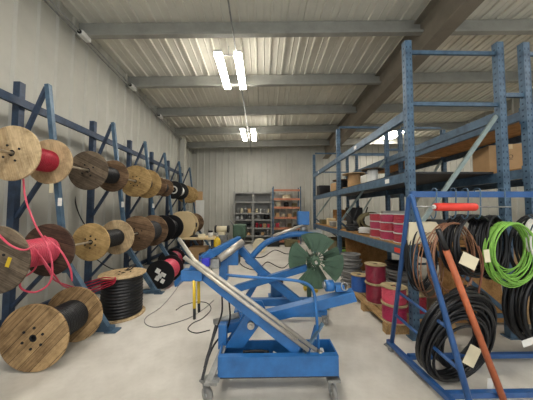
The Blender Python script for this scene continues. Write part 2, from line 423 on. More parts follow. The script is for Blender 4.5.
# loose pink cable hanging off the two nearest spools
def strand(name, pts, r, mat, parent, k=6):
    mb = MB(); mb.tube(smooth_path(pts, k), r, 7); return mb.build(name, mat, parent)
strand('loose_cable', [P(23, 176, 2.5), P(26, 200, 2.42), P(36, 226, 2.36), P(46, 243, 2.32), P(52, 262, 2.3), P(50, 282, 2.32), P(36, 292, 2.3), P(22, 289, 2.3), P(21, 280, 2.35), P(34, 270, 2.45), P(40, 256, 2.4)], .009, M['pink'], sL)
strand('loose_cable', [P(-4, 232, 2.08), P(10, 245, 2.06), P(24, 250, 2.1), P(34, 246, 2.2)], .009, M['pink'], sL)
strand('loose_cable', [P(44, 236, 2.34), P(60, 250, 2.35), P(70, 268, 2.38), P(72, 281, 2.42)], .009, M['pink'], sL)
for (a, b) in (((36, 250), (58, 282)), ((40, 255), (66, 287))):
    strand('loose_cable', [P(a[0], a[1], 2.36), P((a[0]+b[0])/2 + 2, (a[1]+b[1])/2 + 5, 2.4), P(b[0], b[1], 2.7), P(90, 290, 3.0), P(108, 284, 3.1)], .008, M['pink'], sL)
# red cable bundle lying between the frames by the black spool
mb = MB()
for j in range(5):
    mb.tube(smooth_path([P(80, 298 - j * 3.5, 2.98), P(92, 293 - j * 3, 3.0), P(104, 288 - j * 2.6, 3.02), P(113, 284 - j * 1.5, 3.03), P(116, 280 - j * .7, 3.04)]), .007, 6)
single('red_cable_bundle', mb, M['red'], 'loose bundle of red cable lying beside the upright spool of black cable', 'cable')
# ================================================================ wall rack
t = thing('spool_rack', 'dark blue steel spool rack of A-frames along the left wall', 'rack', (-3.1, 5, 0))
def frame_mb(y):
    px = -3.13
    out = []
    m1 = MB(); m1.box((px, y, 1.57), (.085, .07, 3.14)); m1.box((px, y, .01), (.16, .14, .02)); out.append(('post', m1))
    m2 = MB(); m2.bar((-2.77, y, 3.12), (-2.45, y, .72), .055, .05, (0, 1, 0)); out.append(('leg', m2))
    m3 = MB(); m3.bar((-2.46, y, .85), (-1.92, y, .03), .07, .06, (0, 1, 0)); out.append(('foot_brace', m3))
    m4 = MB(); m4.bar((px + .03, y, .035), (-1.84, y, .035), .065, .06); m4.box((-1.85, y, .008), (.14, .12, .016)); out.append(('foot_beam', m4))
    for a, b in (((-2.79, 3.08), (px + .04, 2.3)), ((px + .04, 1.4), (-2.66, 2.12)), ((px + .04, .3), (-2.48, .98)), ((px + .04, 1.2), (-2.5, 1.15))):
        m5 = MB(); m5.bar((a[0], y, a[1]), (b[0], y, b[1]), .035, .045, (0, 1, 0)); out.append(('brace', m5))
    return out
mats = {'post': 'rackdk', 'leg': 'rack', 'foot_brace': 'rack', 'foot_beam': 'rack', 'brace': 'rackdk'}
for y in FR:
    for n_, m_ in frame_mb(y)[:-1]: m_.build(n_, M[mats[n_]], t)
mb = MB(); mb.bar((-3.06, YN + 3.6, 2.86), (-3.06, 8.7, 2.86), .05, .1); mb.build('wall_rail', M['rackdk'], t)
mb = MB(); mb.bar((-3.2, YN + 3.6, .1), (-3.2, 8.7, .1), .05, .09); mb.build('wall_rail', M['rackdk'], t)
for y in FR[1:4]:
    card_tag('label_sticker', (-2.52 - (-3.1), y - 5 - .045, 1.6), .05, .1, M['tagw'], t)
# ================================================================ spools on the floor at left
s = spool('big plank wooden spool of black cable lying on its rim on the floor', (-2.13, 2.43, .312), .308, .5, .17, W['plank'], M['black'], cr=.009, rot=(0, .1, R(2)), bolts=6, t=.028)
s = spool('upright spool of black cable with a pale wooden top on the floor', (-2.02, 3.36, .295), .30, .59, .265, W['tan'], M['black'], cr=.02, rot=(R(-90), 0, 0), bolts=3, Rb=.3)
s = spool('black spool with white patches and a pink band, on the floor between rack feet', (-1.93, 4.62, .275), .27, .52, .2, M['blackpl'], M['pink'], cr=.012, bolts=0)
for (dx, dz, w, h) in ((-.04, .07, .09, .09), (.06, .0, .1, .07), (-.05, -.07, .08, .08), (.05, -.12, .07, .08), (0, -.02, .08, .08)):
    mb = MB(); mb.box((dx, -.262, dz), (w, .003, h), Matrix.Rotation(.5, 3, 'Y')); mb.build('white_patch', M['tagw'], s, False)
spool('dark spool behind the pink banded one on the floor', (-2.2, 5.6, .27), .265, .4, .2, M['blackpl'], M['maroon'], bolts=0)
spool('dark cable spool on the floor beyond the fourth rack frame', (-2.4, 8.05, .3), .295, .45, .22, W['darkb'], M['black'])
# ================================================================ pallet racking on the right
X0, X1, YU = 1.79, 2.94, (2.67, 5.2, 7.65)
HU = 3.58
def upright_mb(holes=True):
    mb = MB(); w, d, th = .078, .07, .004      # open channel facing the frame's inside
    mb.box((0, -d / 2, 0 + HU / 2), (w, th, HU)); mb.box((-w / 2, -.004, HU / 2), (th, d, HU)); mb.box((w / 2, -.004, HU / 2), (th, d, HU))
    mb.box((-w / 2 + .012, d / 2 - .006, HU / 2), (.022, th, HU)); mb.box((w / 2 - .012, d / 2 - .006, HU / 2), (.022, th, HU))
    mb.mi = 1
    z = .15
    while z < HU - .05:
        for sx in (-.022, .022): mb.box((sx, -d / 2 - .0022, z), (.011, .001, .026))
        mb.box((-w / 2 - .0022, 0, z), (.001, .02, .02))
        z += .076
    return mb
proto = {}
def rack(label, xa, xb, ys, levels, decks, hu=HU, extra=None, name='pallet_rack', braces=True):
    t = thing(name, label, 'pallet rack', (xa, ys[0], 0))
    for y in ys:
        for x in (xa, xb):
            if 'up' not in proto:
                u = upright_mb().build('upright', [M['rack'], M['slot']], t, False); proto['up'] = u
            else:
                u = proto['up'].copy(); col.objects.link(u); u.parent = t
            u.location = (x - xa, y - ys[0], 0); u.scale = (1, 1, 1 if y < 3 else .95)
            if x == xb: u.rotation_euler = (0, 0, 0)
            mb = MB(); mb.box((x, y, .005), (.13, .12, .01)); mb.build('base_plate', M['rack'], t)
        for z in (.25, 2.8, 3.45):
            mb = MB(); mb.bar((xa + .04, y, z), (xb - .04, y, z), .028, .045); mb.build('frame_brace', M['rack'], t)
        mb = MB(); mb.bar((xb - .05, y, 2.66), (xa + .05, y, 1.25), .028, .045); mb.build('frame_brace', M['racklt'], t)
        mb = MB(); mb.bar((xa + .05, y, 1.2), (xb - .05, y, .3), .028, .045); mb.build('frame_brace', M['rack'], t)
    for z in levels:
        for x in (xa, xb):
            for i in range(len(ys) - 1):
                mb = MB(); xx = x + (-.012 if x == xa else .012)
                mb.bar((xx, ys[i] + .037, z), (xx, ys[i + 1] - .037, z), .05, .115)
                mb.box((xx, ys[i] + .04, z), (.058, .008, .2)); mb.box((xx, ys[i + 1] - .04, z), (.058, .008, .2))
                mb.build('beam', M['rack'], t)
    for z, m, (ya, yb) in decks:
        mb = MB(); mb.box(((xa + xb) / 2, (ya + yb) / 2, z + .058 + .012), (xb - xa - .02, yb - ya - .1, .022)); mb.build('deck_board', M[m], t)
    return t
rk = rack('nearer blue pallet rack with three loaded levels, right of the blue lifts', X0, X1, YU, (.98, 1.9, 2.67),
          ((.98, 'ply', (2.72, 5.2)), (.98, 'ply', (5.2, 7.6)), (1.9, 'dark', (2.72, 5.2)), (1.9, 'dark', (5.2, 7.6))))
rk2 = rack('blue pallet rack standing behind the first one, with a brown deck overhead', 3.27, 4.3, YU, (.6, 1.95, 2.68),
           ((.6, 'ply', (2.72, 5.2)), (1.95, 'ply', (2.72, 5.2)), (1.95, 'ply', (5.2, 7.6)), (2.68, 'ply', (2.72, 5.2)), (2.68, 'ply', (5.2, 7.6))))
for y in YU[:2]:
    mb = MB(); mb.bar((X1 + .04, y, 2.92), (3.23, y, 2.92), .04, .05); mb.build('row_spacer', M['rack'], rk)
card_tag('red_sticker', (X0 - .039 - X0, 2.82 - YU[0], .98), .002, .05, M['redrol'], rk)
mb = MB(); mb.box((X0 - .04, 2.9, .98), (.003, .13, .06)); mb.build('red_sticker', M['redrol'], rk)
for (y, z) in ((4.15, 2.67), (6.9, 2.67), (3.1, 1.9)):
    mb = MB(); mb.box((X0 - .04, y, z), (.003, .1, .06)); mb.build('white_sticker', M['tagw'], rk)
# cardboard carton on the middle level
t = thing('cardboard_carton', 'brown cardboard carton on the middle level of the rear blue rack', 'box', (3.66, 3.35, 2.034), rot=(0, 0, R(-18)))
mb = MB(); mb.box((0, 0, .21), (.5, .42, .42), bev=.004); mb.build('carton_body', M['card'], t, False)
mb = MB(); mb.box((0, 0, .4215), (.5, .05, .003)); mb.box((0, -.2115, .385), (.05, .003, .07)); mb.build('tape', M['tan'], t, False)
mb = MB()
for dx in (-.03, .03): mb.tube(arc((dx - .03, -.212, .24), .024, 0, 2 * PI, 14, (1, 0, 0), (0, 0, 1)), .003, 4)
mb.box((-.03, -.2115, .2), (.1, .002, .008)); mb.build('printed_mark', M['dark'], t, False)
# things on the middle level of the near rack
zl = 1.9 + .082
def vspool(label, x, y, z, Rf, H, rc, wm, cm, cr=.012, group=None, mat2=None, hole=.035):
    return spool(label, (x, y, z + H / 2), Rf, H, rc, wm, cm, cr=cr, rot=(R(-90), 0, 0), t=.018, bolts=0, group=group, hole=hole, name='cable_spool')
vspool('wooden spool with a brown core on the middle rack level, nearer the middle upright', 2.07, 5.0, zl, .25, .33, .14, W['tan'], M['card'])
vspool('wooden spool with a white core on the middle rack level, nearest the camera', 2.12, 4.25, zl, .2, .3, .1, W['weather'], M['white'])
vspool('small wooden spool with dark cable on the middle level beyond the middle upright', 2.1, 5.85, zl, .24, .3, .15, W['brown'], M['black'])
def cbox(name, label, cat, c, size, m, rz=0, bev=.006, lid=None):
    t = thing(name, label, cat, c, rot=(0, 0, rz))
    mb = MB(); mb.box((0, 0, size[2] / 2), size, bev=bev); mb.build('body', m, t, False)
    if lid is not None:
        mb = MB(); mb.box((0, 0, size[2] + .006), (size[0] * 1.02, size[1] * 1.02, .012)); mb.build('lid', lid, t, False)
    return t
cbox('cardboard_carton', 'brown carton on the far middle rack level by a black case', 'box', (2.3, 6.5, zl), (.45, .4, .3), M['card'], .1)
cbox('tool_case', 'black case at the far end of the middle rack level', 'case', (1.98, 7.2, zl), (.36, .3, .3), M['blackpl'], 0, .02)
0 and cbox('cardboard_carton', 'plain carton on the middle rack level close to the near upright, rear side', 'box', (2.55, 3.3, zl), (.34, .4, .26), M['card'], .2)
# lower level
zc = .98 + .082
i = 0
for (x, y, nm) in ((1.95, 3.02, 'nearest'), (1.94, 3.36, 'middle'), (1.95, 3.7, 'farthest')):
    for j, pos in enumerate(('bottom', 'middle', 'top')):
        s = spool('small pink-red cable spool, %s of the %s stack on the lower rack level' % (pos, nm), (x, y, zc + .063 + j * .127), .158, .125, .15, M['white'], M['magenta'] if (i + j) % 2 else M['red'], cr=.011, rot=(R(-90), 0, 0), t=.006, bolts=0, group='pink-red spools on the lower rack level')
    i += 1
def coil(name, label, c, n, r, rr, loops, depth, mat, squash=1, cat='cable coil', seed=1, tagc=None, spread=.03, hang=True, group=None, cr=None, jit=.012):
    # bundle of loops around axis n, centre c; loops touch at the top when hang
    rnd = random.Random(seed); n = Vector(n).normalized(); up = Vector((0, 0, 1)); side = up.cross(n)
    if side.length < .1: side = Vector((1, 0, 0))
    side.normalize(); up2 = n.cross(side).normalized(); c = Vector(c); mb = MB()
    for i in range(loops):
        rad = r + rnd.uniform(-spread, spread); off = (i / max(1, loops - 1) - .5) * depth; dz = (r - rad) * (hang if hang else 0)
        ph = rnd.uniform(0, 6); pts = []; tl = rnd.uniform(-.06, .06)
        for k in range(32):
            a = 2 * PI * k / 32; w_ = 1 + jit * 2 * math.sin(2 * a + ph) + jit * math.sin(3 * a + ph * 2)
            pts.append(c + side * (rad * squash * math.cos(a) * w_) + up2 * (rad * math.sin(a) * w_ + dz) + n * (off + tl * rad * math.sin(a + ph)))
        mb.tube(pts, rr, 6, closed=True)
    return single(name, mb, mat, label, cat, group)
coil('cable_coil', 'olive brown coil standing on the lower rack level behind the red spools', (2.2, 4.5, zc + .21), (.3, 1, .1), .16, .02, 9, .2, M['olive'], seed=4, squash=1.3)
# far part of the lower level: assorted goods
cbox('plastic_sheet_pack', 'white flat pack standing at the rear of the lower rack level', 'pack', (2.55, 4.3, zc), (.5, .06, .42), M['white'], .1)
coil('cable_coil', 'pile of thin black cable on the lower rack level by the middle upright', (1.98, 4.75, zc + .075), (0, .05, 1), .17, .012, 12, .12, M['black'], seed=6, hang=False)
coil('cable_coil', 'white cable coil beside the red spools on the lower rack level', (1.92, 4.15, zc + .06), (.1, .1, 1), .12, .012, 9, .09, M['white'], seed=7, hang=False)
for k_, (x, y, sx, sy, sz, m, lb, nm, ct) in enumerate((
    (1.95, 5.5, .2, .24, .16, 'cream', 'cream box on the lower rack level just past the middle upright', 'parts_box', 'box'),
    (2.3, 5.6, .3, .34, .5, 'dark', 'tall dark grey case on the lower rack level behind the cream box', 'equipment_case', 'case'),
    (1.92, 6.0, .16, .2, .12, 'grey', 'small grey tin on the lower rack level', 'metal_tin', 'tin'),
    (2.0, 6.5, .22, .3, .2, 'tan', 'tan box on the far lower rack level', 'parts_box', 'box'),
    (1.95, 7.1, .2, .3, .14, 'olive', 'olive pouch near the far end of the lower rack level', 'pouch', 'bag'),
    (2.4, 6.7, .4, .4, .45, 'ply', 'wooden crate at the rear of the far lower rack level', 'crate', 'crate'),
    (2.5, 3.2, .3, .3, .3, 'dark', 'dark box behind the nearest pink-red spools', 'equipment_case', 'case'))):
    cbox(nm, lb, ct, (x, y, zc), (sx, sy, sz), M[m], .15 * (k_ % 3 - 1), .015, lid=M['white'] if k_ in (0, 2) else None)
# a black machine with levers by the middle upright
t = thing('hand_winch', 'black hand winch with raised levers on the lower rack level', 'winch', (2.0, 5.0, zc))
mb = MB(); mb.box((.1, -.1, .03), (.3, .2, .06)); mb.cyl((-.02, -.1, .14), (.22, -.1, .14), .08, 18); mb.build('drum', M['black'], t, False)
for (a, b) in (((-.03, -.1, .14), (.1, -.18, .52)), ((.2, -.1, .14), (.32, -.1, .5)), ((.1, -.1, .14), (-.12, .0, .36))):
    mb = MB(); mb.cyl(a, b, .014, 8); mb.build('lever', M['dark'], t, False)
# ground level under the rack
def pallet(name, label, c, sx, sy):
    t = thing(name, label, 'pallet', c)
    for i in range(6):
        mb = MB(); mb.box((-sx / 2 + sx * (i + .5) / 6, 0, .115), (sx / 6 - .03, sy, .02)); mb.build('deck_plank', M['pallet'], t, False)
    for y in (-sy / 2 + .05, 0, sy / 2 - .05):
        mb = MB(); mb.box((0, y, .0525), (sx, .09, .105)); mb.build('bearer', M['pallet'], t, False)
    return t
pallet('wooden_pallet', 'wooden pallet with red and pink cable spools on the floor beside the rack', (1.93, 3.41, 0), .86, 1.33)
zp = .125
for j, (lb) in enumerate(('lower of the two pink spools at the near corner of the pallet', 'upper of the two pink spools at the near corner of the pallet')):
    spool(lb, (1.66, 2.85, zp + .105 + j * .212), .15, .21, .138, W['pale'], M['pink'] if j else M['magenta'], cr=.01, rot=(R(-90), 0, 0), t=.012, bolts=0, group='spools on the pallet')
for j, (lb) in enumerate(('lower of the two dark red spools stacked on the pallet', 'upper of the two dark red spools stacked on the pallet')):
    spool(lb, (1.72, 3.42, zp + .14 + j * .282), .155, .28, .14, W['pale'], M['maroon'], cr=.01, rot=(R(-90), 0, 0), t=.012, bolts=0, group='spools on the pallet')
spool('blue cable spool behind the dark red stack on the pallet', (1.66, 3.86, zp + .14), .14, .28, .13, W['pale'], M['blue'], cr=.01, rot=(R(-90), 0, 0), t=.012, bolts=0, group='spools on the pallet')
spool('dark red spool behind the pink pair, under the rack', (2.05, 3.05, zp + .13), .15, .26, .14, W['pale'], M['red'], cr=.01, rot=(R(-90), 0, 0), t=.012, bolts=0, group='spools on the pallet')
coil('cable_coil', 'flat stack of grey and black cable coil on the pallet under the rack', (2.22, 3.58, zp + .24), (0, .02, 1), .2, .014, 26, .42, M['grey'], seed=9, hang=False, spread=.04)
coil('cable_coil', 'black cable coil stacked on the grey coil under the rack', (2.2, 3.58, zp + .5), (0, .02, 1), .2, .016, 6, .07, M['black'], seed=19, hang=False, spread=.04)
coil('cable_coil', 'tall stack of light grey cable coil on the floor beyond the pallet', (1.75, 4.45, .33), (0, .01, 1), .17, .016, 26, .6, M['grey'], seed=11, hang=False, spread=.03)
coil('cable_coil', 'pale cable coil on the floor under the far rack bay', (2.25, 4.7, .1), (0, .01, 1), .2, .014, 9, .16, M['white'], seed=12, hang=False)
t = thing('lime_drum', 'lime green drum on the floor beyond the green reel', 'drum', (2.02, 5.65, 0))
mb = MB(); mb.lathe([(.2, 0), (.215, .02), (.2, .05), (.2, .3), (.215, .32), (.2, .35), (.2, .5), (.215, .52), (.2, .54), (.17, .54), (.17, .5), (.001, .5)], axis='Z'); mb.build('drum_shell', M['lime'], t, False)
mb = MB(); mb.lathe([(.001, .505), (.15, .505), (.15, .53), (.001, .53)], axis='Z', n=24); mb.build('lid', M['dark'], t, False)
# big cardboard bin and boards behind the coil cart
t = thing('cardboard_bin', 'large open brown cardboard bin standing behind the cart of coils', 'box', (2.38, 3.15, 0))
t2 = None
t.location = (3.42, 3.4, .682)
mb = MB()
mb.box((0, -.3, .2), (.62, .012, .4)); mb.box((0, .3, .2), (.62, .012, .4)); mb.box((-.31, 0, .2), (.012, .6, .4)); mb.box((.31, 0, .2), (.012, .6, .4)); mb.box((0, 0, .006), (.62, .6, .012))
mb.build('bin_walls', M['card'], t, False)
mb = MB(); mb.bar((0, -.306, .4), (0, -.42, .28), .6, .008); mb.build('flap', M['card'], t, False)
mb = MB(); c = Vector((2.62, 3.02, 0)); mb.box((2.5, 3.05, .5), (.012, 0.001, .001))
mb = MB(); rot = Matrix.Rotation(R(-8), 3, 'X'); mb.box((3.0, 3.0, .48), (1.0, .02, .94), rot)
mb = MB(); mb.box((2.8, 3.0, .46), (.8, .02, .86), Matrix.Rotation(R(-7), 3, 'X'))
single('brown_board', mb, M['ply'], 'large brown board leaning under the rack behind the hanging coils', 'board')
mb = MB(); mb.box((3.62, 2.9, .3), (.62, .02, .56), Matrix.Rotation(R(-7), 3, 'X') @ Matrix.Rotation(.12, 3, 'Y'))
single('brown_board', mb, M['card'], 'brown cardboard sheet leaning under the rear rack, right of the larger board', 'board')
mb = MB(); mb.box((2.3, 4.95, .5), (.9, .03, .9), Matrix.Rotation(R(-6), 3, 'X'))
single('brown_board', mb, M['ply'], 'wooden board leaning under the rack beside the middle upright', 'board')
cbox('wooden_crate', 'dark wooden crate on the floor under the far rack bay', 'crate', (2.3, 6.3, 0), (.7, .8, .7), M['olive'], 0)
# ================================================================ coil cart
t = thing('coil_cart', 'blue tubular cart with A-shaped ends and coils hanging from its top bar', 'cart', (2.1, 2.1, 0))
foot_f = Vector((1.38, 2.43, .08)); foot_n = Vector((1.42, 1.53, .08)); apex = Vector((1.38, 2.06, 1.615))
ff = F(394, 350); 
def aframe(dx):
    d = Vector((dx, 0, 0)); b = (foot_f + d); n_ = (foot_n + d); a = apex + d
    e = (b - a).normalized(); g = (n_ - a).normalized()
    top = [a + Vector((-.0, .035, -.06)), a + Vector((0, .022, -.01)), a + Vector((0, 0, .012)), a + Vector((0.003, -.024, -.01)), a + Vector((.006, -.035, -.06))]
    mb = MB(); mb.tube([b] + smooth_path(top, 3) + [n_], .021, 10); return mb, b, n_, a
for dx in (0, 1.75):
    mb, b, n_, a = aframe(dx); mb.build('end_frame', M['cart'], t)
    def on(u0, u1, z): return u0 + (u1 - u0) * ((z - u0.z) / (u1.z - u0.z))
    for z in (.67, .42):
        mb = MB(); mb.cyl(on(b, a, z), on(n_, a, z - .06), .014, 8); mb.build('cross_tube', M['cart'], t)
    mb = MB(); mb.bar(b + Vector((-.01, .05, -.0)), n_ + Vector((0, -.04, 0)), .04, .04); mb.build('base_rail', M['cart'], t)
mb = MB(); mb.bar((1.42, 1.77, .08), (3.14, 1.77, .08), .04, .04); mb.build('base_rail', M['cart'], t)
mb = MB(); mb.bar((1.42, 2.22, .08), (3.14, 2.22, .08), .04, .04); mb.build('base_rail', M['cart'], t)
mb = MB(); mb.bar((apex.x, apex.y, 1.645), (apex.x + 1.78, apex.y, 1.645), .03, .055); mb.build('top_bar', M['cart'], t)
def caster(c, parent, r=.04, rz=0, mat='dark', plate='zinc', top=.11):
    c = Vector(c); s_ = Matrix.Rotation(rz, 3, 'Z')
    mb = MB(); a = s_ @ Vector((1, 0, 0)); f = s_ @ Vector((0, 1, 0))
    mb.cyl(c + Vector((0, 0, r)) - a * .014, c + Vector((0, 0, r)) + a * .014, r, 18); w = mb.build('wheel', M[mat], parent)
    mb = MB(); mb.cyl(c + Vector((0, 0, r)) - a * .024, c + Vector((0, 0, r)) + a * .024, r * .3, 10)
    for sg in (-1, 1):
        mb.bar(c + Vector((0, 0, r)) + a * .02 * sg, c + Vector((0, 0, top - .01)) + a * .02 * sg + f * .02, .025, .004, f)
    mb.box(c + f * .02 + Vector((0, 0, top - .006)), (.075, .075, .01), s_); mb.build('caster_fork', M[plate], parent)
for (x, y) in ((foot_f.x - .01, foot_f.y), (foot_n.x - .1, foot_n.y - .02), (foot_f.x + 1.8, foot_f.y), (foot_n.x + 1.8, foot_n.y - .02)):
    caster((x, y, 0), t, .027, .5, 'grey', top=.062)
yb = apex.y
mb = MB(); mb.cyl(P(416, 206.5, yb - .06), P(512, 207, yb - .06), .0065, 8); hk = mb.build('hanger_rod', M['zinc'], t)
for px in (434, 453, 465, 477, 501, 532):
    p = P(px, 193, yb)
    mb = MB(); mb.tube(smooth_path([p + Vector((-.0, .025, -.02)), p + Vector((0, .02, .035)), p + Vector((0, -.03, .03)), p + Vector((-.02, -.05, -.08)), p + Vector((-.045, -.07, -.2)), p + Vector((-.04, -.03, -.24)), p + Vector((-.03, .01, -.21))], 4), .0055, 6)
    mb.build('hook', M['rack'], t)
rl = thing('roller', 'bright red-orange roller sleeve on the silver rod under the cart top bar', 'roller', P(455, 207, yb - .06))
mb = MB(); mb.lathe([(.012, -.185), (.034, -.185), (.036, -.175), (.036, .175), (.034, .185), (.012, .185)], axis='X', n=20, closed=True); mb.build('sleeve', M['redrol'], rl, False)
mb = MB(); mb.lathe([(.007, -.2), (.02, -.2), (.02, -.186), (.007, -.186)], axis='X', n=16, closed=True); mb.lathe([(.007, .186), (.02, .186), (.02, .2), (.007, .2)], axis='X', n=16, closed=True); mb.build('end_cap', M['white'], rl, False)
# hanging coils
ych = 2.06
c = P(421, 256, 2.2)
o = coil('cable_coil', 'black cable coil wrapped with a cream sheet, hung at the left end of the cart', c, (-.35, 1, 0), .3, .008, 8, .06, M['black'], squash=.6, seed=21, spread=.02)
o2 = o
mb = MB(); mb.prism([P(409, 223, 2.13), P(436, 222, 2.13), P(441, 228, 2.13), P(437, 243, 2.13), P(424, 241, 2.13), P(409, 246, 2.13)], (0, .09, 0)); mb.build('cream_wrap', M['cream'], o2)
o = coil('cable_coil', 'thin brown copper coloured cable coil hung beside the cream wrapped coil', P(430, 262, 2.12), (-.5, 1, 0), .28, .005, 3, .05, M['copper'], squash=.72, seed=22, spread=.03)
o = coil('cable_coil', 'copper brown cable coil with dark strap hung in the middle of the cart', P(453, 262, 2.04), (-.25, 1, 0), .355, .0065, 5, .08, M['copper'], squash=.78, seed=23, spread=.045)
mb = MB(); mb.tube(smooth_path([P(478, 246, 1.98), P(483, 262, 1.97), P(480, 285, 1.98), P(476, 306, 2.0)], 5), .009, 6); mb.build('strap', paint('brown_strap', '7a4a34', .6), o)
mb = MB(); mb.box((0, 0, 0), (.15, .003, .11), Matrix.Rotation(.45, 3, 'Y')); g = mb.build('paper_tag', M['cream'], o, False); g.location = P(469, 261, 1.94) - o.location; 
mb = MB(); mb.box((0, 0, 0), (.05, .003, .11), Matrix.Rotation(-.1, 3, 'Y')); g = mb.build('paper_tag', M['cream'], o, False); g.location = P(487, 256, 1.95) - o.location
o = coil('cable_coil', 'thick black cable coil hung just behind the copper coloured one', P(468, 242, 2.14), (-.3, 1, 0), .25, .011, 16, .16, M['black'], squash=1.0, seed=24, spread=.035)
o = coil('cable_coil', 'black cable coil hung between the copper coil and the lime coil', P(489, 246, 2.2), (-.4, 1, 0), .29, .011, 13, .14, M['black'], squash=.75, seed=25, spread=.03)
o = coil('cable_coil', 'bright lime green cable coil hung near the right end of the cart', P(510, 250, 2.06), (-.1, 1, 0), .25, .0055, 18, .1, M['lime'], squash=.86, seed=26, spread=.045)
o = coil('cable_coil', 'white cable coil hung at the right edge, next to the lime coil', P(540, 240, 2.1), (-.1, 1, 0), .2, .008, 6, .06, M['white'], squash=.8, seed=27)
o = coil('cable_coil', 'black cable coil at the right edge behind the white one', P(540, 246, 2.2), (-.1, 1, 0), .3, .012, 8, .1, M['black'], squash=.9, seed=28)
# coils standing in the cart base
ctr = Vector((1.86, 2.0, .475))
o = coil('cable_coil', 'big black cable coil standing in the base of the blue cart', Vector((1.64, 1.93, .375)), (-.18, 1, .22), .33, .011, 26, .09, M['blackpl'], squash=.95, seed=31, spread=.07, jit=.003, hang=-1)
o1 = o
mb = MB(); mb.box((0, 0, 0), (.1, .003, .16), Matrix.Rotation(.5, 3, 'Y')); g = mb.build('paper_tag', M['cream'], o, False); g.location = P(472, 356, 1.82) - o.location
mb = MB(); mb.box((0, 0, 0), (.045, .003, .1), Matrix.Rotation(.1, 3, 'Y')); g = mb.build('paper_tag', M['tagw'], o, False); g.location = P(490, 385, 1.8) - o.location
o = coil('cable_coil', 'second black cable coil leaning behind the big one in the cart base', Vector((1.84, 2.1, .385)), (-.3, 1, .2), .35, .012, 14, .08, M['black'], squash=.9, seed=32, spread=.04, jit=.003, hang=-1)
o = coil('cable_coil', 'large thick black coil hanging low at the right edge of the photo', P(540, 305, 2.2), (-.2, 1, 0), .33, .02, 12, .2, M['blackpl'], squash=.9, seed=33, spread=.03, jit=.006)
mb = MB(); mb.box((0, 0, 0), (.13, .003, .06), Matrix.Rotation(-.3, 3, 'Y')); g = mb.build('white_tag', M['tagw'], o, False); g.location = P(529, 342, 2.03) - o.location
# orange pipe leaning on the cart
t = thing('orange_pipe', 'rusty orange pipe with a black grip leaning against the cart of coils', 'pipe', F(507, 409))
a = F(507, 409, .012); b = P(446, 250, 1.74)
mb = MB(); mb.cyl(a, b, .023, 12); mb.build('pipe_body', M['orange'], t)
mb = MB(); mb.cyl(b, b + (b - a).normalized() * .17, .02, 10); mb.build('grip', M['blackpl'], t)
# ================================================================ foreground blue lift
def beam(name, pts, w, h, m, parent, up=(0, 0, 1), bev=.004):
    mb = MB()
    for a, b in zip(pts, pts[1:]): mb.bar(a, b, w, h, up, bev)
    return mb.build(name, M[m] if isinstance(m, str) else m, parent)
t = thing('cable_lift', 'blue steel reel lift on casters, nearest the camera, with crossed arms', 'lift', (.13, 1.88, 0))
ya, yz = 1.8, 2.03
mb = MB(); mb.box((.13, ya, .285), (.93, .012, .145)); mb.box((.13, ya + .02, .358), (.93, .05, .008)); mb.build('tray_side', M['lift'], t)
mb = MB(); mb.box((.13, yz, .285), (.93, .012, .145)); mb.build('tray_side', M['lift'], t)
for x in (-.335, .595):
    mb = MB(); mb.box((x, (ya + yz) / 2, .28), (.012, yz - ya, .165)); mb.build('tray_end', M['lift'], t)
mb = MB(); mb.box((.13, (ya + yz) / 2, .204), (.93, yz - ya, .01)); mb.build('tray_floor', M['dark'], t)
# left outrigger and grey link plate
beam('link_plate', [P(224, 346, 1.98), P(207, 386, 1.74)], .05, .02, 'zinc', t)
beam('link_plate', [P(216, 325, 2.0), P(202, 380, 1.8)], .018, .018, 'dark', t)
mb = MB(); mb.box(P(212, 380, 1.78), (.09, .09, .02)); mb.bar(P(212, 378, 1.78), (-.33, 1.8, .2), .04, .03); mb.build('caster_bracket', M['zinc'], t)
mb = MB(); mb.box((.565, 1.84, .165), (.1, .08, .02)); mb.build('caster_bracket', M['zinc'], t)
cp = F(208, 399)
caster((cp.x, 1.84, 0), t, .055, .9, 'grey', top=.16); caster((.565, 1.84, 0), t, .055, .15, 'grey', top=.16)
caster((-.33, 2.1, 0), t, .05, .4, 'grey', top=.14); caster((.6, 2.1, 0), t, .05, .2, 'grey', top=.14)
mb = MB(); mb.bar((-.36, 2.1, .15), (.63, 2.1, .15), .06, .03); mb.bar((-.33, 1.98, .16), (-.33, 2.14, .16), .05, .03); mb.bar((.59, 1.98, .16), (.59, 2.14, .16), .05, .03); mb.build('rear_rail', M['lift'], t)
Y = 1.9
# long silver topped arm
beam('main_arm', [P(206, 275, Y + .02), P(298, 349, Y - .02)], .07, .085, 'lift', t)
beam('main_arm', [P(191, 266, Y + .03), P(206, 275, Y + .02)], .06, .06, 'lift', t)
mb = MB(); a, b = P(184, 257, Y - .05), P(308, 350, Y - .07); mb.cyl(a, b, .0165, 12); mb.build('silver_tube', M['silver'], t)
mb = MB(); mb.tube([P(179, 239, Y + .1), P(194, 260, Y - .03), P(240, 293, Y - .04), P(316, 350, Y - .05)], .0165, 12); mb.build('silver_tube', M['silver'], t)
mb = MB(); mb.cyl(P(318, 352, Y - .05), P(328, 360, Y - .05), .026, 12); mb.build('tube_clamp', M['zinc'], t)
mb = MB(); mb.box(P(193, 274.5, Y), (.17, .1, .085), bev=.006); mb.build('head_box', M['lift'], t)
for (px, pb, yy) in ((194, 319, Y - .04), (198.5, 312, Y + .05)):
    a = P(px, 280, yy); b = P(px + .5, pb, yy); m_ = a.lerp(b, .72)
    mb = MB(); mb.cyl(a, m_, .013, 8); mb.build('yellow_handle', M['yellow'], t)
    mb = MB(); mb.cyl(m_, b, .012, 8); mb.build('black_tip', M['blackpl'], t)
mb = MB(); mb.sphere(P(197, 266, Y - .02), .02); mb.build('lime_knob', M['lime'], t)
mb = MB(); mb.bar(P(184, 276, Y + .05), P(176, 284, Y + .15), .03, .05); mb.build('head_lug', M['lift'], t)
